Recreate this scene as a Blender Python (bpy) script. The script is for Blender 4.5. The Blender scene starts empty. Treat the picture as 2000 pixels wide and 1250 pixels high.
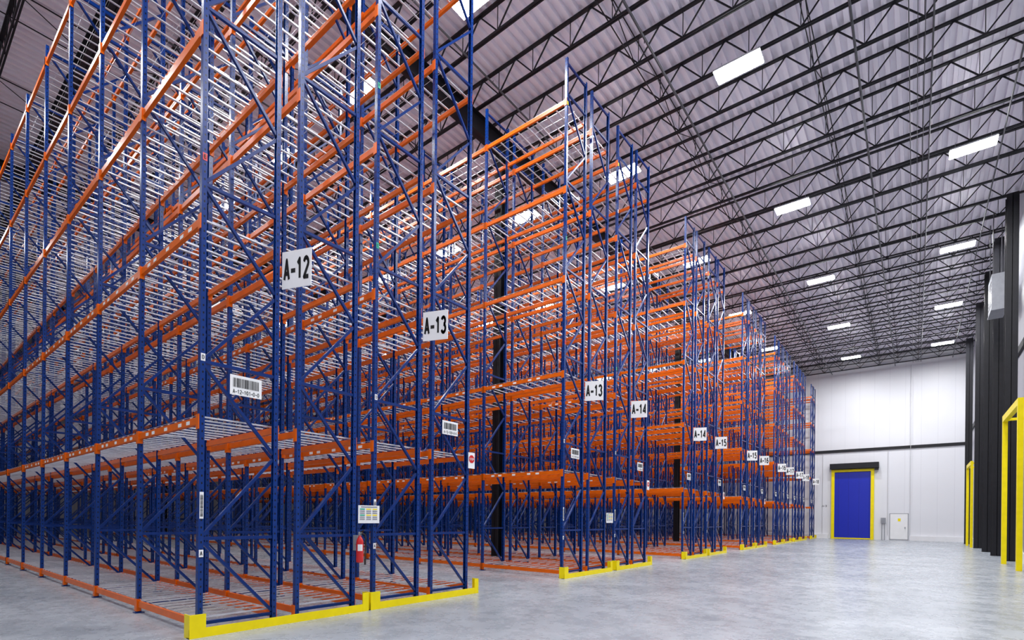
import bpy, math, random
from mathutils import Matrix, Vector
random.seed(4)
scene=bpy.context.scene
try:
    scene.view_settings.view_transform='Standard'
    scene.view_settings.look='None'
    scene.view_settings.exposure=0.0
except Exception: pass
COL=scene.collection
CAMH=1.62
# ------------------------------------------------------------ materials
def newmat(name):
    m=bpy.data.materials.new(name); m.use_nodes=True
    nt=m.node_tree; b=nt.nodes['Principled BSDF']
    return m,nt,b
def simple(name,col,rough=.5,metal=0.0,noise=.08,scale=6.0,coat=0.0,spec=.5):
    m,nt,b=newmat(name)
    b.inputs['Roughness'].default_value=rough
    b.inputs['Metallic'].default_value=metal
    b.inputs['Specular IOR Level'].default_value=spec
    if coat: b.inputs['Coat Weight'].default_value=coat
    tc=nt.nodes.new('ShaderNodeTexCoord'); n=nt.nodes.new('ShaderNodeTexNoise')
    n.inputs['Scale'].default_value=scale; n.inputs['Detail'].default_value=3
    nt.links.new(tc.outputs['Object'],n.inputs['Vector'])
    r=nt.nodes.new('ShaderNodeValToRGB')
    c0=[max(0,c*(1-noise)) for c in col]; c1=[min(1,c*(1+noise)) for c in col]
    r.color_ramp.elements[0].color=(*c0,1); r.color_ramp.elements[1].color=(*c1,1)
    r.color_ramp.elements[0].position=.3; r.color_ramp.elements[1].position=.7
    nt.links.new(n.outputs['Fac'],r.inputs['Fac']); nt.links.new(r.outputs['Color'],b.inputs['Base Color'])
    return m
def math_node(nt,op,a,b=None):
    n=nt.nodes.new('ShaderNodeMath'); n.operation=op
    for i,v in enumerate((a,b)):
        if v is None: continue
        if isinstance(v,(int,float)): n.inputs[i].default_value=v
        else: nt.links.new(v,n.inputs[i])
    return n.outputs[0]
M_blue=simple('blue_paint',(.0,.022,.15),.3,0,.1,3,0,.3)
M_orange=simple('orange_paint',(.74,.125,.0),.33,0,.08,4,0,.3)
M_yellow=simple('yellow_paint',(.92,.74,.0),.4,0,.05,5,0,.3)
M_galv=simple('galvanised_steel',(.74,.75,.79),.3,.6,.08,9)
M_black=simple('black_steel',(.006,.006,.009),.5,0,.2,4,0,.35)
M_white=simple('white_plate',(.86,.86,.86),.45,0,.02,3)
M_ink=simple('black_ink',(.003,.003,.003),.7,0,0,3)
M_red=simple('red_enamel',(.62,.006,.006),.25,0,.05,5,.5)
M_rubber=simple('black_rubber',(.012,.012,.012),.6,0,.1,5)
M_grey=simple('grey_metal',(.30,.31,.34),.45,.2,.08,5)
M_pipe=simple('dull_steel_pipe',(.08,.08,.09),.45,.3,.08,5)
M_green=simple('green_tag',(.0,.42,.25),.5,0,.03,5)
M_housing=simple('lamp_housing',(.6,.6,.62),.4,.3,.05,5)
M_curb=simple('white_curb',(.82,.82,.84),.5,0,.04,1)
def post_mat():
    m,nt,b=newmat('blue_paint_punched'); b.inputs['Roughness'].default_value=.26; b.inputs['Specular IOR Level'].default_value=.35
    tc=nt.nodes.new('ShaderNodeTexCoord'); s=nt.nodes.new('ShaderNodeSeparateXYZ'); nt.links.new(tc.outputs['Object'],s.inputs[0])
    fz=math_node(nt,'FRACT',math_node(nt,'DIVIDE',s.outputs['Z'],.10))
    zc=math_node(nt,'LESS_THAN',math_node(nt,'ABSOLUTE',math_node(nt,'SUBTRACT',fz,.5)),.14)
    y1=math_node(nt,'LESS_THAN',math_node(nt,'ABSOLUTE',math_node(nt,'SUBTRACT',s.outputs['Y'],.035)),.009)
    y2=math_node(nt,'LESS_THAN',math_node(nt,'ABSOLUTE',math_node(nt,'SUBTRACT',s.outputs['Y'],1.045)),.009)
    yy=math_node(nt,'ADD',y1,y2)
    x1=math_node(nt,'LESS_THAN',math_node(nt,'ABSOLUTE',math_node(nt,'SUBTRACT',math_node(nt,'ABSOLUTE',s.outputs['X']),.02)),.007)
    g=nt.nodes.new('ShaderNodeNewGeometry'); sn=nt.nodes.new('ShaderNodeSeparateXYZ'); nt.links.new(g.outputs['Normal'],sn.inputs[0])
    ny=math_node(nt,'GREATER_THAN',math_node(nt,'ABSOLUTE',sn.outputs['Y']),.7)
    fac_side=math_node(nt,'MULTIPLY',yy,math_node(nt,'SUBTRACT',1.0,ny))
    fac_front=math_node(nt,'MULTIPLY',x1,ny)
    f=math_node(nt,'MULTIPLY',zc,math_node(nt,'ADD',fac_side,fac_front))
    mx=nt.nodes.new('ShaderNodeMixRGB'); mx.inputs[1].default_value=(.0,.028,.18,1); mx.inputs[2].default_value=(.001,.003,.012,1)
    nt.links.new(f,mx.inputs[0]); nt.links.new(mx.outputs[0],b.inputs['Base Color'])
    return m
M_post=post_mat()
def emis(name,st):
    m=bpy.data.materials.new(name); m.use_nodes=True; nt=m.node_tree
    nt.nodes.remove(nt.nodes['Principled BSDF']); e=nt.nodes.new('ShaderNodeEmission')
    e.inputs['Color'].default_value=(.975,.985,1,1); e.inputs['Strength'].default_value=st
    nt.links.new(e.outputs[0],nt.nodes['Material Output'].inputs[0]); return m
M_lens=emis('led_lens',250)
M_lens_in=emis('led_lens_interior',135)
def floor_mat():
    m,nt,b=newmat('sealed_concrete')
    tc=nt.nodes.new('ShaderNodeTexCoord')
    n1=nt.nodes.new('ShaderNodeTexNoise'); n1.inputs['Scale'].default_value=.4; n1.inputs['Detail'].default_value=9; n1.inputs['Roughness'].default_value=.6; n1.inputs['Distortion'].default_value=1.0
    n2=nt.nodes.new('ShaderNodeTexNoise'); n2.inputs['Scale'].default_value=3.0; n2.inputs['Detail'].default_value=8; n2.inputs['Roughness'].default_value=.72
    n3=nt.nodes.new('ShaderNodeTexNoise'); n3.inputs['Scale'].default_value=.8; n3.inputs['Detail'].default_value=2; n3.inputs['Distortion'].default_value=3.5
    for n in (n1,n2,n3): nt.links.new(tc.outputs['Object'],n.inputs['Vector'])
    mixf=math_node(nt,'ADD',math_node(nt,'MULTIPLY',n1.outputs['Fac'],.7),math_node(nt,'MULTIPLY',n2.outputs['Fac'],.3))
    r=nt.nodes.new('ShaderNodeValToRGB'); r.color_ramp.elements[0].position=.34; r.color_ramp.elements[1].position=.66
    r.color_ramp.elements[0].color=(.235,.262,.295,1); r.color_ramp.elements[1].color=(.405,.435,.475,1)
    nt.links.new(mixf,r.inputs[0])
    s=nt.nodes.new('ShaderNodeSeparateXYZ'); nt.links.new(tc.outputs['Object'],s.inputs[0])
    jx=math_node(nt,'LESS_THAN',math_node(nt,'FRACT',math_node(nt,'DIVIDE',math_node(nt,'ADD',s.outputs['X'],103.5),5.2)),.0022)
    jy=math_node(nt,'LESS_THAN',math_node(nt,'FRACT',math_node(nt,'DIVIDE',math_node(nt,'ADD',s.outputs['Y'],101.),5.2)),.0022)
    scuff=math_node(nt,'MULTIPLY',math_node(nt,'LESS_THAN',math_node(nt,'ABSOLUTE',math_node(nt,'SUBTRACT',n3.outputs['Fac'],.5)),.002),.5)
    j=math_node(nt,'MULTIPLY',math_node(nt,'MAXIMUM',math_node(nt,'MAXIMUM',jx,jy),scuff),.25)
    mx=nt.nodes.new('ShaderNodeMixRGB'); nt.links.new(j,mx.inputs[0]); nt.links.new(r.outputs[0],mx.inputs[1]); mx.inputs[2].default_value=(.1,.1,.11,1)
    nt.links.new(mx.outputs[0],b.inputs['Base Color'])
    rr=nt.nodes.new('ShaderNodeMapRange'); nt.links.new(n2.outputs['Fac'],rr.inputs[0]); rr.inputs[1].default_value=.35; rr.inputs[2].default_value=.65; rr.inputs[3].default_value=.22; rr.inputs[4].default_value=.34
    nt.links.new(rr.outputs[0],b.inputs['Roughness'])
    bp=nt.nodes.new('ShaderNodeBump'); bp.inputs['Strength'].default_value=.02; nt.links.new(n2.outputs['Fac'],bp.inputs['Height']); nt.links.new(bp.outputs[0],b.inputs['Normal'])
    return m
M_floor=floor_mat()
def panel_mat(name,axis,col,pitch,line):
    m,nt,b=newmat(name); b.inputs['Roughness'].default_value=.42
    tc=nt.nodes.new('ShaderNodeTexCoord'); s=nt.nodes.new('ShaderNodeSeparateXYZ'); nt.links.new(tc.outputs['Object'],s.inputs[0])
    f=math_node(nt,'LESS_THAN',math_node(nt,'FRACT',math_node(nt,'DIVIDE',math_node(nt,'ADD',s.outputs[axis],200.3),pitch)),.025/pitch)
    n=nt.nodes.new('ShaderNodeTexNoise'); n.inputs['Scale'].default_value=.3; nt.links.new(tc.outputs['Object'],n.inputs['Vector'])
    r=nt.nodes.new('ShaderNodeValToRGB'); r.color_ramp.elements[0].color=(*[c*.96 for c in col],1); r.color_ramp.elements[1].color=(*col,1)
    nt.links.new(n.outputs['Fac'],r.inputs[0])
    mx=nt.nodes.new('ShaderNodeMixRGB'); nt.links.new(f,mx.inputs[0]); nt.links.new(r.outputs[0],mx.inputs[1]); mx.inputs[2].default_value=(*line,1)
    nt.links.new(mx.outputs[0],b.inputs['Base Color']); return m
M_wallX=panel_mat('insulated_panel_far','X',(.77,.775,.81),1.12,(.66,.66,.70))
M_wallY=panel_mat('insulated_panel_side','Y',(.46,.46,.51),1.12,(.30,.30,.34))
M_ceil=simple('roof_deck',(.86,.82,.90),.4,.05,.04,.5)
M_bluedoor=panel_mat('blue_curtain','X',(.0,.014,.42),.8,(.0,.008,.25))
# ------------------------------------------------------------ mesh builder
class MB:
    def __init__(s): s.v=[]; s.f=[]; s.m=[]
    def box(s,a,b,mi=0):
        x0,y0,z0=a; x1,y1,z1=b; k=len(s.v)
        s.v+=[(x0,y0,z0),(x1,y0,z0),(x1,y1,z0),(x0,y1,z0),(x0,y0,z1),(x1,y0,z1),(x1,y1,z1),(x0,y1,z1)]
        for q in ((0,3,2,1),(4,5,6,7),(0,1,5,4),(1,2,6,5),(2,3,7,6),(3,0,4,7)):
            s.f.append(tuple(k+i for i in q)); s.m.append(mi)
    def strut(s,p,q,w,h=None,n=4,mi=0):
        p=Vector(p); q=Vector(q); d=(q-p).normalized(); h=h or w
        up=Vector((0,0,1)) if abs(d.z)<.95 else Vector((1,0,0))
        a=d.cross(up).normalized(); b=a.cross(d).normalized(); k=len(s.v)
        for P in (p,q):
            for i in range(n):
                t=2*math.pi*(i+.5)/n; c=1/math.cos(math.pi/n) if n==4 else 1
                o=a*(math.cos(t)*w/2*c)+b*(math.sin(t)*h/2*c); s.v.append(tuple(P+o))
        for i in range(n):
            j=(i+1)%n; s.f.append((k+i,k+j,k+n+j,k+n+i)); s.m.append(mi)
        s.f.append(tuple(k+i for i in range(n-1,-1,-1))); s.m.append(mi)
        s.f.append(tuple(k+n+i for i in range(n))); s.m.append(mi)
    def lathe(s,prof,c=(0,0,0),n=20,mi=0):
        k=len(s.v)
        for r,z in prof:
            for i in range(n):
                t=2*math.pi*i/n; s.v.append((c[0]+r*math.cos(t),c[1]+r*math.sin(t),c[2]+z))
        for j in range(len(prof)-1):
            for i in range(n):
                i2=(i+1)%n; s.f.append((k+j*n+i,k+j*n+i2,k+(j+1)*n+i2,k+(j+1)*n+i)); s.m.append(mi)
        s.f.append(tuple(k+i for i in range(n-1,-1,-1))); s.m.append(mi)
        s.f.append(tuple(k+(len(prof)-1)*n+i for i in range(n))); s.m.append(mi)
    def add(s,o,off):
        k=len(s.v); ox,oy,oz=off
        s.v+=[(x+ox,y+oy,z+oz) for x,y,z in o.v]
        s.f+=[tuple(k+i for i in f) for f in o.f]; s.m+=o.m
    def mesh(s,name,mats):
        me=bpy.data.meshes.new(name); me.from_pydata(s.v,[],s.f)
        for m in mats: me.materials.append(m)
        if len(mats)>1: me.polygons.foreach_set('material_index',s.m)
        me.update(); return me
def link(o,parent=None,loc=None):
    COL.objects.link(o)
    if parent: o.parent=parent
    if loc is not None: o.location=loc
    return o
def obj(name,me,loc=(0,0,0),parent=None,**kw):
    o=bpy.data.objects.new(name,me); link(o,parent,loc)
    for k,v in kw.items(): o[k]=v
    return o
def empty(name,loc,**kw):
    o=bpy.data.objects.new(name,None); o.empty_display_size=.3; link(o,None,loc)
    for k,v in kw.items(): o[k]=v
    return o
def quickbox(name,a,b,mat,parent=None,**kw):
    m=MB(); c=[(a[i]+b[i])/2 for i in range(3)]
    m.box([a[i]-c[i] for i in range(3)],[b[i]-c[i] for i in range(3)])
    return obj(name,m.mesh(name,[mat]),c,parent,**kw)
# bold condensed block lettering: strokes in a 1 x 2 cell
def arc(cx,cy,rx,ry,a0,a1,n=10):
    return [(cx+rx*math.cos(math.radians(a0+(a1-a0)*i/n)),cy+ry*math.sin(math.radians(a0+(a1-a0)*i/n))) for i in range(n+1)]
GL={
'A':[[(0,0),(.5,2),(1,0)],[(.2,.62),(.8,.62)]],
'-':[[(.02,.85),(.98,.85)]],
'1':[[(.15,1.5),(.6,1.95),(.6,0)]],
'2':[arc(.5,1.45,.46,.52,165,-20)+[(.04,.04),(1,.04)]],
'3':[arc(.45,1.5,.44,.48,160,-80),arc(.45,.52,.5,.54,85,-160)],
'4':[[(.75,0),(.75,1.95),(.0,.5),(1.0,.5)]],
'5':[[(.92,1.95),(.15,1.95),(.1,1.1)]+arc(.45,.62,.5,.64,130,-155)],
'6':[arc(.5,.58,.45,.6,0,360,16),[(.05,.7),(.12,1.4),(.35,1.85),(.62,1.95),(.9,1.75)]],
'7':[[(0,1.95),(1,1.95),(.35,0)]],
'8':[arc(.5,1.5,.4,.45,0,360,14),arc(.5,.53,.47,.55,0,360,14)],
'0':[arc(.5,1,.45,.98,0,360,18)],
'G':[arc(.52,1,.5,.98,50,340,14)+[(1,.9),(.6,.9)]],
'F':[[(1,1.95),(.1,1.95),(.1,0)],[(.1,1.05),(.85,1.05)]],
'E':[[(1,1.95),(.1,1.95),(.1,.05),(1,.05)],[(.1,1.05),(.85,1.05)]],
'D':[[(.1,.05),(.1,1.95),(.5,1.95)]+arc(.5,1,.48,.95,80,-80,10)+[(.5,.05),(.1,.05)]],
'S':[arc(.5,1.5,.42,.47,30,260,10)+arc(.5,.52,.45,.5,80,-150,10)],
'T':[[(0,1.95),(1,1.95)],[(.5,1.95),(.5,0)]],
'O':[arc(.5,1,.45,.98,0,360,18)],
'P':[[(.1,0),(.1,1.95),(.5,1.95)]+arc(.55,1.45,.42,.5,80,-80,8)+[(.1,.95)]]}
WID={'-':.68,'1':.85}
def text_mesh(body,w,h,mat,th=.34):
    m=MB(); xs=[]; cur=0; gap=th+.12
    for ch in body:
        ww=WID.get(ch,1.0); xs.append(cur-(1-ww)/2); cur+=ww+gap
    tot=cur-gap; W=tot+th; H=2+th
    sx=w/W; sy=h/H
    for ox,ch in zip(xs,body):
        for pl in GL[ch]:
            for (p,q) in zip(pl,pl[1:]):
                dx,dy=q[0]-p[0],q[1]-p[1]; L=math.hypot(dx,dy) or 1; nx,ny=-dy/L*th/2,dx/L*th/2
                k=len(m.v)
                for X,Y in ((p[0]+nx,p[1]+ny),(p[0]-nx,p[1]-ny),(q[0]-nx,q[1]-ny),(q[0]+nx,q[1]+ny)): m.v.append((ox+X,Y,0))
                m.f.append((k,k+1,k+2,k+3)); m.m.append(0)
            for p in pl[1:-1] if len(pl)>2 else []:
                k=len(m.v)
                for i in range(8): m.v.append((ox+p[0]+th/2*math.cos(i*math.pi/4),p[1]+th/2*math.sin(i*math.pi/4),0))
                m.f.append(tuple(range(k,k+8))); m.m.append(0)
    m.v=[((x-tot/2)*sx,(y-1)*sy,0) for x,y,z in m.v]
    return m.mesh('lettering',[mat])
TXT={}
def tmesh(body,w,h,mat=None,th=.34):
    mat=mat or M_ink; k=(body,round(w,4),round(h,4),mat.name)
    if k not in TXT: TXT[k]=text_mesh(body,w,h,mat,th)
    return TXT[k]
def plate(name,loc,alpha,w,h,parent=None,mat=None,t=.012,**kw):
    m=MB(); m.box((-w/2,0,-h/2),(w/2,t,h/2)); o=obj(name,m.mesh(name,[mat or M_white]),loc,parent,**kw)
    o.rotation_euler=(0,0,math.radians(alpha+90)); return o
def letter(parent,body,w,h,dx=0,dz=0,mat=None,name='lettering',th=.34):
    o=obj(name,tmesh(body,w,h,mat,th),(dx,-.003,dz),parent); o.rotation_euler=(math.radians(90),0,0); return o
# ------------------------------------------------------------ room
XR=3.65; XL=-66; YF=57.2; YB=-7; ZC=16.7
def st(name,a,b,mat,label): 
    o=quickbox(name,a,b,mat,None,label=label); o['kind']='structure'; o['category']=name.split('_')[0]; return o
st('floor',(XL-.3,YB-.3,-.3),(XR+.3,YF+.3,0),M_floor,'sealed pale grey concrete warehouse floor')
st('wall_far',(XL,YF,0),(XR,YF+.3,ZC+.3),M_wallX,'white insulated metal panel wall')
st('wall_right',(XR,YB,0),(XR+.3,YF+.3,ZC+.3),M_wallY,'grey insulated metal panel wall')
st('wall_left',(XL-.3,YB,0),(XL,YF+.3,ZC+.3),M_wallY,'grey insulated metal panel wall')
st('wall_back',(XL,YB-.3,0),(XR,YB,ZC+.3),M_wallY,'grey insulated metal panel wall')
m=MB(); P=.30; n=int((XR-XL)/P)+1; prof=[]
for i in range(n):
    x=XL+i*P; prof+= [(x,0),(x+P*.40,0),(x+P*.46,.13),(x+P*.94,.13)]
prof=[(min(x,XR),z) for x,z in prof]
for x,z in prof: m.v+=[(x,YB,ZC+z),(x,YF,ZC+z)]
for i in range(len(prof)-1): m.f.append((2*i,2*i+1,2*i+3,2*i+2)); m.m.append(0)
m.box((XL,YB,ZC+.15),(XR,YF,ZC+.3))
o=obj('ceiling',m.mesh('ceiling',[M_ceil]),(0,0,0),label='corrugated pale lilac grey metal roof deck',category='ceiling'); o['kind']='structure'
st('trim_1',(XL,YF-.12,8.15),(XR,YF,8.4),M_black,'black horizontal steel girt on white wall')
st('baseboard_far',(-.35,YF-.25,0),(XR,YF,.42),M_curb,'white concrete curb along wall')
st('baseboard_left',(XL,YF-.25,0),(-6.5,YF,.42),M_curb,'white concrete curb along wall')
st('baseboard_right',(XR-.22,YB,0),(XR,YF-.25,.42),M_curb,'white concrete curb along wall')
st('trim_2',(XR-.1,YB,9.2),(XR,YF-.12,9.5),M_black,'black horizontal steel girt on grey wall')
# ------------------------------------------------------------ roof steel
def joist_mesh():
    m=MB(); x0,x1=XL+.05,XR-.05; zb=-.85
    m.box((x0,-.055,-.055),(x1,.055,0)); 
    m.box((x0,-.055,zb-.06),(x1,-.012,zb)); m.box((x0,.012,zb-.06),(x1,.055,zb))
    p=1.4; x=x1; 
    while x-p>x0:
        m.strut((x,0,-.04),(x-p/2,0,zb),.035); m.strut((x-p/2,0,zb),(x-p,0,-.04),.035); m.strut((x-p/2,0,zb),(x-p/2,0,-.04),.02); x-=p
    return m.mesh('roof_joist',[M_black])
jm=joist_mesh(); y=YB+.9
while y<YF-.3:
    obj('roof_joist',jm,(0,y,ZC),label='black open-web steel joist under roof deck',category='roof joist',group='open-web roof joists'); y+=1.75
def girder(name,a,b,h,label):
    m=MB(); a=Vector(a); b=Vector(b); L=(b-a).length; ax=(b-a).normalized()
    m.box((0,-.15,-.025),(L,.15,0)); m.box((0,-.15,-h),(L,.15,-h+.025)); m.box((0,-.01,-h),(L,.01,0))
    o=obj(name,m.mesh(name,[M_black]),a,label=label,category='steel girder'); o.rotation_euler=(0,0,math.atan2(ax.y,ax.x)); return o
for gx in (-12.2,-29,-46): girder('roof_girder',(gx,YB+.02,ZC-.93),(gx,YF-.02,ZC-.93),.7,'black steel I-beam girder carrying the roof joists')
girder('roof_girder',(XL+.05,3.95,ZC-1.64),(XR-.05,3.95,ZC-1.64),.5,'black steel I-beam girder under the roof')
for i,bx in enumerate((-2.6,-7,-16,-20.5,-25)):
    m=MB(); m.strut((0,YB+.02,0),(0,YF-.02,0),.025)
    m.strut((0,YB+.02,-.84),(0,YF-.02,-.84),.025); y=YB+.9; k=0
    while y+1.75<YF-.3:
        if k%2==0: m.strut((0,y,-.84),(0,y+1.75,-.02),.02)
        else: m.strut((0,y,-.02),(0,y+1.75,-.84),.02)
        y+=1.75; k+=1
    obj('joist_bridging',m.mesh('joist_bridging',[M_black]),(bx,0,ZC-.02),label='thin black cross bracing between roof joists',category='roof bracing')
for px,r,dz in ((-.25,.03,-1.0),(-.05,.02,-1.0),(.12,.02,-1.0),(.3,.05,-1.02),(-1.5,.07,-1.1),(-6.3,.07,-1.1),(-10.8,.06,-1.1),(-17.5,.06,-1.1),(2.4,.05,-1.05)):
    m=MB(); m.strut((0,YB+.02,0),(0,YF-.02,0),r,n=8); y=YB+2
    while y<YF: m.strut((0,y,0),(0,y,.1),.015); y+=3.5
    if abs(r-.07)<.001:
        y=YB+3
        while y<YF: m.strut((0,y,0),(0,y,-.14),.03,n=6); y+=3
    obj('ceiling_pipe',m.mesh('ceiling_pipe',[M_pipe]),(px,0,ZC+dz+.02),label='thin dark pipe run hung below the roof joists',category='pipe')
def column(name,loc,h,label,w=.32):
    m=MB(); m.box((-w/2,-w/2,0),(w/2,-w/2+.02,h)); m.box((-w/2,w/2-.02,0),(w/2,w/2,h)); m.box((-.01,-w/2,0),(.01,w/2,h)); m.box((-w/2-.02,-w/2-.0,0),(w/2+.02,w/2,.025))
    return obj(name,m.mesh(name,[M_black]),loc,label=label,category='steel column')
# ------------------------------------------------------------ lights
def lamp(x,y,inner=False):
    e=empty('high_bay_light',(x,y,ZC-1.25),label='bright white rectangular LED high bay light hung from joists',category='ceiling light',group='high bay lights')
    if not lamp.m:
        h=MB(); h.box((-.67,-.30,.02),(.67,.30,.08)); 
        for i in range(9): h.box((-.5+i*.12,-.2,.08),(-.46+i*.12,.2,.14))
        l=MB(); l.v=[(-.65,-.28,0),(.65,-.28,0),(.65,.28,0),(-.65,.28,0)]; l.f=[(0,3,2,1)]; l.m=[0]
        r=MB()
        for sx in (-.5,.5): r.strut((sx,0,.1),(sx,0,.42),.012)
        lamp.m=[h.mesh('housing',[M_housing]),l.mesh('lens',[M_lens]),r.mesh('hanging_rod',[M_grey])]
        lamp.i=l.mesh('lens',[M_lens_in])
    for n_,me in zip(('housing','lens','hanging_rod'),lamp.m):
        if inner and n_=='lens': me=lamp.i
        obj(n_,me,(0,0,0.015 if n_!='lens' else .01),e)
lamp.m=None
for x in (-4.36,1.57):
    for y in (-1,7.75,16.5,25.3,34.0,42.8,51.6): lamp(x,y)
for x in (-9.33,-14.3,-19.2,-24.2,-36):
    for y in (1.0,10,18.8,27.6,36.4,45.2): lamp(x,y,True)
# ------------------------------------------------------------ racks
FD=1.08; GAP=.30; PAIRW=2*FD+GAP; X0=-7.6
LEV=[.2,2.95,5.65,8.25,10.7,13.1]
def frame_mb(H):
    m=MB(); w=.076; d=.064
    for yb,sg in ((0,1),(FD,-1)):
        ya,yb2=sorted((yb,yb+sg*.012)); m.box((-w/2,ya,0.01),(w/2,yb2,H),1)
        yc,yd=sorted((yb+sg*.012,yb+sg*d))
        m.box((-w/2,yc,.01),(-w/2+.01,yd,H),1); m.box((w/2-.01,yc,.01),(w/2,yd,H),1)
        ya,yb2=sorted((yb-sg*.03,yb+sg*.1)); m.box((-.07,ya,0),(.07,yb2,.012),0)
    a,b=.06,FD-.06
    m.strut((0,a,.15),(0,b,.15),.045); z=.15; m.strut((0,b,.2),(0,a,1.25),.045,.04)
    z=1.3; m.strut((0,a,z),(0,b,z),.045)
    k=0
    while z+1.2<H:
        p,q=(a,b) if k%2==0 else (b,a)
        m.strut((0,p,z+.04),(0,q,z+1.16),.045,.04); z+=1.2; k+=1
        if k%2==0: m.strut((0,a,z),(0,b,z),.045)
    m.strut((0,a,H-.12),(0,b,H-.12),.045)
    return m
def beam_mb(L,sg):
    m=MB(); e=.042; zb=-.10
    ya,yb=sorted((-.025*sg,.012*sg)); m.box((e,ya,zb),(L-e,yb,.0))
    ya,yb=sorted((.012*sg,.03*sg)); m.box((e,ya,zb),(L-e,yb,-.035))
    ya,yb=sorted((-.046*sg,-.036*sg))
    m.box((-.035,ya,-.17),(e+.012,yb,.03)); m.box((L-e-.012,ya,-.17),(L+.035,yb,.03))
    ya,yb=sorted((-.046*sg,.02*sg)); m.box((e,ya,-.17),(e+.008,yb,.03)); m.box((L-e-.008,ya,-.17),(L-e,yb,.03))
    return m
def deck_mb(L,fine=True):
    m=MB(); n=9; x0,x1=.06,L-.06
    for i in range(n):
        x=x0+.04+(x1-x0-.08)*i/(n-1)
        m.box((x-.017,.035,-.018),(x+.017,FD-.035,.003))
    nx=5 if fine else 3
    for j in range(nx):
        y=.03+(FD-.06)*j/(nx-1); m.box((x0,y-.0025,.003),(x1,y+.0025,.008))
    return m
CACHE={}
def get(key,fn):
    if key not in CACHE: CACHE[key]=fn()
    return CACHE[key]
def labels_mb():
    m=MB()
    for x in (.35,.62,1.15,1.7,2.0): m.box((x,-.0275,-.08),(x+.12,-.0255,-.03))
    return m
YC=.035
def rack(name_no,Y0,L,N,H,lab):
    R=empty('pallet_rack',(X0,Y0,0),label='tall blue and orange steel pallet rack row signed %s'%name_no,category='pallet rack',group='pallet rack rows')
    frames=[];beams=[];decks=[]
    for fo in (0,FD+GAP):
        for i in range(N+1): frames.append((-i*L,fo,0))
        for i in range(N):
            for z in LEV:
                if z+.03>H: continue
                decks.append((-(i+1)*L,fo,z+.022))
                beams.append((-(i+1)*L,fo+YC,z,1)); beams.append((-(i+1)*L,fo+FD-YC,z,-1))
    def dist(p): return (X0+p[0]+L/2)**2+(Y0+p[1])**2+(p[2]-CAMH)**2
    beams.sort(key=dist); decks.sort(key=dist)
    fm=get(('f',H),lambda:frame_mb(H).mesh('upright_frame',[M_blue,M_post]))
    for p in frames: obj('upright_frame',fm,p,R)
    bmb={s:get(('bm',L,s),lambda:beam_mb(L,s)) for s in (1,-1)}
    bme={s:get(('bme',L,s),lambda:bmb[s].mesh('beam',[M_orange])) for s in (1,-1)}
    lm=get('lab',lambda:labels_mb().mesh('location_labels',[M_white]))
    for p in beams[:100]:
        bo=obj('beam',bme[p[3]],p[:3],R)
        if lab and p[3]==1 and p[1]<.1 and p[2] in (2.95,5.65) and p[0]>-18: obj('location_labels',lm,(0,0,0),bo)
    if len(beams)>100:
        m=MB()
        for p in beams[100:]: m.add(bmb[p[3]],p[:3])
        o=obj('beam',m.mesh('beam_run',[M_orange]),(0,0,0),R); o['kind']='stuff'
    dme=get(('dme',L),lambda:deck_mb(L).mesh('wire_deck',[M_galv])); dmb=get(('dmb',L),lambda:deck_mb(L,False))
    for p in decks[:100]: obj('wire_deck',dme,p,R)
    if len(decks)>100:
        m=MB()
        for p in decks[100:]: m.add(dmb,p)
        o=obj('wire_deck',m.mesh('wire_deck_run',[M_galv]),(0,0,0),R); o['kind']='stuff'
    return R
def tag(R,y,z,body,mat=M_white,w=.055,h=.10):
    o=plate('level_tag',(.042,y,z),0,w,h,R,mat,.002)
    if body: letter(o,body,w*.6,h*.6,name='letter')
def bars_mesh(w,h,seed,vertical=False):
    rnd=random.Random(seed); m=MB(); x=-w/2
    while x<w/2-.004:
        b=rnd.choice((.004,.006,.010))*w/.4; 
        if vertical: m.box((-h/2,-.003,x),(h/2,-.0025,x+b))
        else: m.box((x,-.003,-h/2),(x+b,-.0025,h/2))
        x+=b+rnd.choice((.004,.006,.009))*w/.4
    return m.mesh('barcode',[M_ink])
BC=bars_mesh(.36,.13,3); BCV=bars_mesh(.3,.035,5,True)
def aisle_sign(txt,Y):
    al=-70; w=.53; h=.56; c=(-math.sin(math.radians(al)),math.cos(math.radians(al)))
    o=plate('aisle_sign',(X0+.05+c[0]*w/2,Y+c[1]*w/2,5.32),al,w,h,None,M_white,.012,label='white rectangular aisle sign reading %s on rack upright'%txt,category='sign',group='aisle number signs')
    letter(o,txt,w*.9,h*.64,th=.45)
def location_sign(txt,Y):
    o=plate('barcode_sign',(X0+.052,Y,3.46),0,.44,.28,None,M_white,.008,label='white barcode placard reading %s on rack end frame'%txt,category='sign',group='barcode placards')
    obj('barcode',BC,(0,0,.035),o); letter(o,txt,.37,.06,0,-.09,th=.3)
def guard(Y,W):
    m=MB(); a=-.16; b=W+.16; 
    m.box((0,a,0),(.012,b,.125)); m.box((-.08,a,0),(0,b,.012))
    for y0,y1,s in ((a,a+.2,0),(b-.12,b,1)):
        m.box((0.0,y0,0),(.014,y1,.31))
        yy=y0 if s==0 else y1-.012
        m.box((-.16,yy,0),(0,yy+.012,.31))
    obj('rack_end_guard',m.mesh('rack_end_guard',[M_yellow]),(X0+.2,Y,0),label='yellow steel guard rail bolted to floor at rack end',category='guard rail',group='rack end guards')
groups=[(2.80,2.44,18,13.45,['A-12','A-13'],.36),(11.85,2.9,15,14.25,['A-13','A-14'],.6),(21.1,2.9,15,14.25,['A-14','A-15'],.6),
        (30.1,2.9,14,14.25,['A-15','A-16'],.5),(38.4,2.9,12,14.25,['A-16','A-17'],.5),(45.4,2.9,10,14.25,['A-17','A-18'],.5),(53.9,2.9,8,14.25,['A-18'],.5)]
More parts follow.
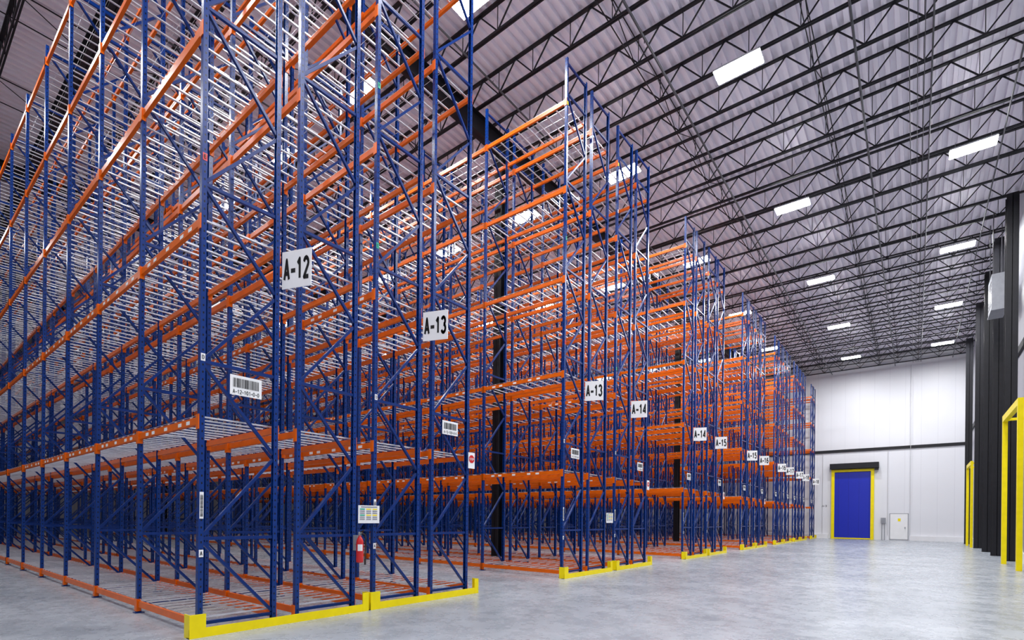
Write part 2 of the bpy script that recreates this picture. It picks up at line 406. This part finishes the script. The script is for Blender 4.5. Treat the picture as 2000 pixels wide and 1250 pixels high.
for gi,(Y,L,N,H,names,PGAP) in enumerate(groups):
    for k,nm in enumerate(names):
        y=Y+k*(PAIRW+PGAP); R=rack(nm,y,L,N,H,gi<2)
        aisle_sign(nm,y+FD+.03)
        guard(y,PAIRW)
        if gi<4:
            for z,b,mt in ((1.1,'A',M_white),(3.75,'D',M_white),(6.45,'E',M_red if k==0 else M_green),(9.3,'F',M_green),(11.5,'G',M_white),(13.0,'',M_yellow)):
                tag(R,.035,z,b,mt)
            o=plate('barcode_strip',(.042,.035,1.75),0,.05,.36,R,M_white,.002); obj('barcode',BCV,(0,0,0),o)
    y2=Y+(len(names)-1)*(PAIRW+PGAP)
    location_sign('%s-101-0-0'%names[0],Y+.6)
    if len(names)>1:
        location_sign('%s-100-0-0'%names[1],y2+FD+GAP+.5)
        o=plate('stop_sign',(X0+.085,y2+PAIRW+.04,2.85),0,.2,.34,None,M_white,.008,label='small white plate with red octagonal STOP sign on rack upright',category='sign',group='small stop signs')
        m=MB()
        for i in range(8):
            t=math.pi/8+i*math.pi/4; m.v.append((.09*math.cos(t),-.003,.03+.09*math.sin(t)))
        m.f.append(tuple(range(8))); m.m.append(0); obj('octagon',m.mesh('octagon',[M_red]),(0,0,0),o)
        l=letter(o,'STOP',.14,.055,0,.03,mat=M_white,th=.3); l.location.y=-.006
for cy in (11.85+PAIRW+.3,30.1+PAIRW+.25): 
    for cx in (-12.2,-29,-46): column('steel_column',(cx,cy,0),ZC-1.64,'black steel H-section column standing between rack rows',.3)
for cy in (22.3,30.6,34.9,39.2,44.4,52.5):
    column('steel_column',(XR-.46,cy,0),ZC-.95,'black steel H-section column against the side wall',.40)
for cy,rr in ((24.9,.05),(29.2,.04),(33.5,.09),(36.6,.04),(38.2,.04)):
    m=MB(); m.strut((0,0,0),(0,0,ZC-1.1-.45),rr,n=8); obj('wall_conduit',m.mesh('wall_conduit',[M_grey]),(XR-.16,cy,.45),label='vertical grey conduit fixed to wall panel',category='conduit')
def chart(Y):
    o=plate('load_capacity_sign',(X0+.085,Y,1.66),0,.44,.31,None,M_white,.008,label='white load capacity placard with small coloured rows on upright',category='sign')
    m=MB()
    for c in range(3):
        for r in range(6):
            m.box((-.19+c*.13,-.003,.08-r*.035),(-.19+c*.13+.1,-.0025,.1-r*.035),(0 if r%3 else (1 if c else 2)))
    m.box((-.17,-.003,.118),(.17,-.0025,.138),0)
    obj('printed_rows',m.mesh('printed_rows',[M_grey,M_yellow,M_green]),(0,0,0),o)
chart(5.5); chart(14.5)
def extinguisher(x,y,z):
    e=empty('fire_extinguisher',(x,y,z),label='red fire extinguisher with black hose hung on blue upright',category='fire extinguisher')
    m=MB(); m.lathe([(.048,0),(.058,.01),(.06,.03),(.06,.34),(.053,.38),(.036,.42),(.022,.44),(.022,.46)],n=28); me=m.mesh('cylinder',[M_red])
    for p in me.polygons: p.use_smooth=True
    obj('cylinder',me,(0,0,0),e)
    m=MB(); N=10
    for i in range(N+1):
        t=math.radians(-70+80*i/N); m.v+=[(.062*math.cos(t),.062*math.sin(t),.2),(.062*math.cos(t),.062*math.sin(t),.31)]
    for i in range(N): m.f.append((2*i,2*i+2,2*i+3,2*i+1)); m.m.append(0)
    obj('label',m.mesh('label',[M_white]),(0,0,0),e)
    m=MB(); m.lathe([(.022,.46),(.028,.47),(.028,.51),(.015,.52)],n=14); obj('valve',m.mesh('valve',[M_grey]),(0,0,0),e)
    m=MB(); m.strut((-.01,0,.51),(.12,.0,.55),.022,.012); m.strut((0,0,.48),(.11,0,.49),.022,.012); obj('handle',m.mesh('handle',[M_rubber]),(0,0,0),e)
    m=MB(); pts=[(0,.02,.49),(.03,.07,.48),(.04,.09,.40),(.04,.085,.25),(.04,.08,.12),(.04,.08,.02)]
    for a,b in zip(pts,pts[1:]): m.strut(a,b,.024,n=8)
    m.strut((.04,.08,.06),(.04,.08,-.04),.034,n=8); obj('hose',m.mesh('hose',[M_rubber]),(0,0,0),e)
    m=MB(); m.box((-.161,-.025,.2),(-.058,.025,.46)); m.box((-.075,-.062,.3),(-.055,.062,.315)); obj('wall_bracket',m.mesh('wall_bracket',[M_grey]),(0,0,0),e)
extinguisher(X0+.20,5.235,.84)
# ------------------------------------------------------------ far wall door etc
dx0,dx1=-6.27,-2.95; dh=6.5; yw=YF
D=quickbox('door_1',(dx0+.25,yw-.10,.02),(dx1-.25,yw-.04,dh-.25),M_bluedoor,None,label='tall saturated blue fabric roll-up door',category='door'); D['kind']='structure'
def child(name,a,b,mat,par,**kw):
    o=quickbox(name,a,b,mat,None,**kw); o.parent=par; o.location=o.location-par.location; return o
child('door_post',(dx0,yw-.22,0),(dx0+.25,yw,dh),M_yellow,D); child('door_post',(dx1-.25,yw-.22,0),(dx1,yw,dh),M_yellow,D)
child('door_lintel',(dx0+.25,yw-.22,dh-.22),(dx1-.25,yw,dh),M_yellow,D); child('bottom_bar',(dx0+.25,yw-.13,.02),(dx1-.25,yw-.1,.12),M_yellow,D)
child('roller_housing',(dx0-.1,yw-.6,dh+.05),(dx1+.35,yw,dh+.55),M_black,D)
child('drive_motor',(dx1+.05,yw-.5,dh-.15),(dx1+.33,yw-.1,dh+.05),M_black,D)
D2=quickbox('door_2',(-1.75,yw-.08,.1),(-.5,yw,2.35),M_white,None,label='small white flush service door in panel wall',category='door'); D2['kind']='structure'
child('door_frame',(-1.8,yw-.05,.05),(-1.76,yw,2.4),M_grey,D2); child('door_frame',(-.49,yw-.05,.05),(-.45,yw,2.4),M_grey,D2); child('door_frame',(-1.8,yw-.05,2.36),(-.45,yw,2.4),M_grey,D2)
child('handle',(-.72,yw-.13,1.05),(-.65,yw-.08,1.2),M_grey,D2); child('notice',(-1.2,yw-.09,1.7),(-1.0,yw-.081,1.95),M_yellow,D2)
m=MB(); m.box((-.18,-.12,0),(.18,0,.5)); m.box((-.1,-.14,.1),(.1,-.12,.4)); m.strut((-.1,-.05,0),(-.1,-.05,-1.5),.05,n=6); m.strut((.1,-.05,0),(.1,-.05,-1.5),.05,n=6)
obj('door_control_box',m.mesh('door_control_box',[M_grey]),(-2.25,yw-.08,1.5),label='grey door control box with conduits beside blue door',category='control box')
for cx,h0 in ((-1.95,8.1),(-.35,15.5),(-7.0,8.1)):
    m=MB(); m.strut((0,0,0),(0,0,h0-.45),.035,n=8); obj('wall_conduit',m.mesh('wall_conduit',[M_housing]),(cx,yw-.05-.12 if h0>9 else yw-.05,.44),label='thin grey conduit running up white wall',category='conduit')
o=obj('wall_lettering',tmesh('A-3',.42,.2),(-6.85,yw-.004,3.1),label='small black lettering A-3 on white wall',category='lettering'); o.rotation_euler=(math.radians(90),0,0)
def dock(nm,ya,yb,h,xf=2.75,w=.075,t=.14):
    d=quickbox(nm,(XR-.24,ya+.2,0.02),(XR-.23,yb-.2,h-.2),M_wallY,None,label='pale grey dock door in side wall with yellow steel frame',category='door'); d['kind']='structure'
    for y in (ya,yb): child('door_post',(xf,y-w,0),(xf+t,y+w,h),M_yellow,d)
    child('door_lintel',(xf,ya+w,h-.24),(xf+t,yb-w,h),M_yellow,d)
    for y in (ya,yb): child('frame_tie',(xf+t,y-.04,h-.2),(XR-.0,y+.04,h-.1),M_yellow,d)
dock('door_3',24.4,28.2,5.9,2.72,.08,.15); dock('door_4',45.2,48.6,5.7,2.85,.07,.14)
e=empty('air_cooling_unit',(2.92,32.6,11.4),label='grey boxed air cooling unit hung by side wall',category='air conditioner')
m=MB(); m.box((-.25,-.7,0),(.25,.7,1.6)); obj('housing',m.mesh('housing',[M_grey]),(0,0,0),e)
m=MB()
for i in range(7): m.box((-.26,-.55,.25+i*.17),(-.25,.55,.31+i*.17))
obj('grille',m.mesh('grille',[M_pipe]),(0,0,0),e)
m=MB(); m.box((-.27,-.72,-.05),(.27,.72,0)); obj('drip_tray',m.mesh('drip_tray',[M_grey]),(0,0,0),e)
m=MB()
for sx in (-.2,.2):
    for sy in (-.6,.6): m.strut((sx,sy,1.6),(sx,sy,ZC-11.4-.9),.03)
obj('hanging_rod',m.mesh('hanging_rod',[M_pipe]),(0,0,0),e)
# ------------------------------------------------------------ world + camera
w=bpy.data.worlds.new('world'); scene.world=w; w.use_nodes=True
w.node_tree.nodes['Background'].inputs[0].default_value=(.5,.55,.7,1); w.node_tree.nodes['Background'].inputs[1].default_value=.3
cd=bpy.data.cameras.new('camera'); cam=bpy.data.objects.new('camera',cd); COL.objects.link(cam)
cd.sensor_width=36; cd.lens=18; cd.shift_y=.1935; cd.clip_end=300
psi=math.atan(.787)
cam.matrix_world=Matrix.Translation((0,0,CAMH))@Matrix.Rotation(psi,4,'Z')@Matrix.Rotation(math.radians(90),4,'X')@Matrix.Rotation(math.radians(.6),4,'Z')
scene.camera=cam
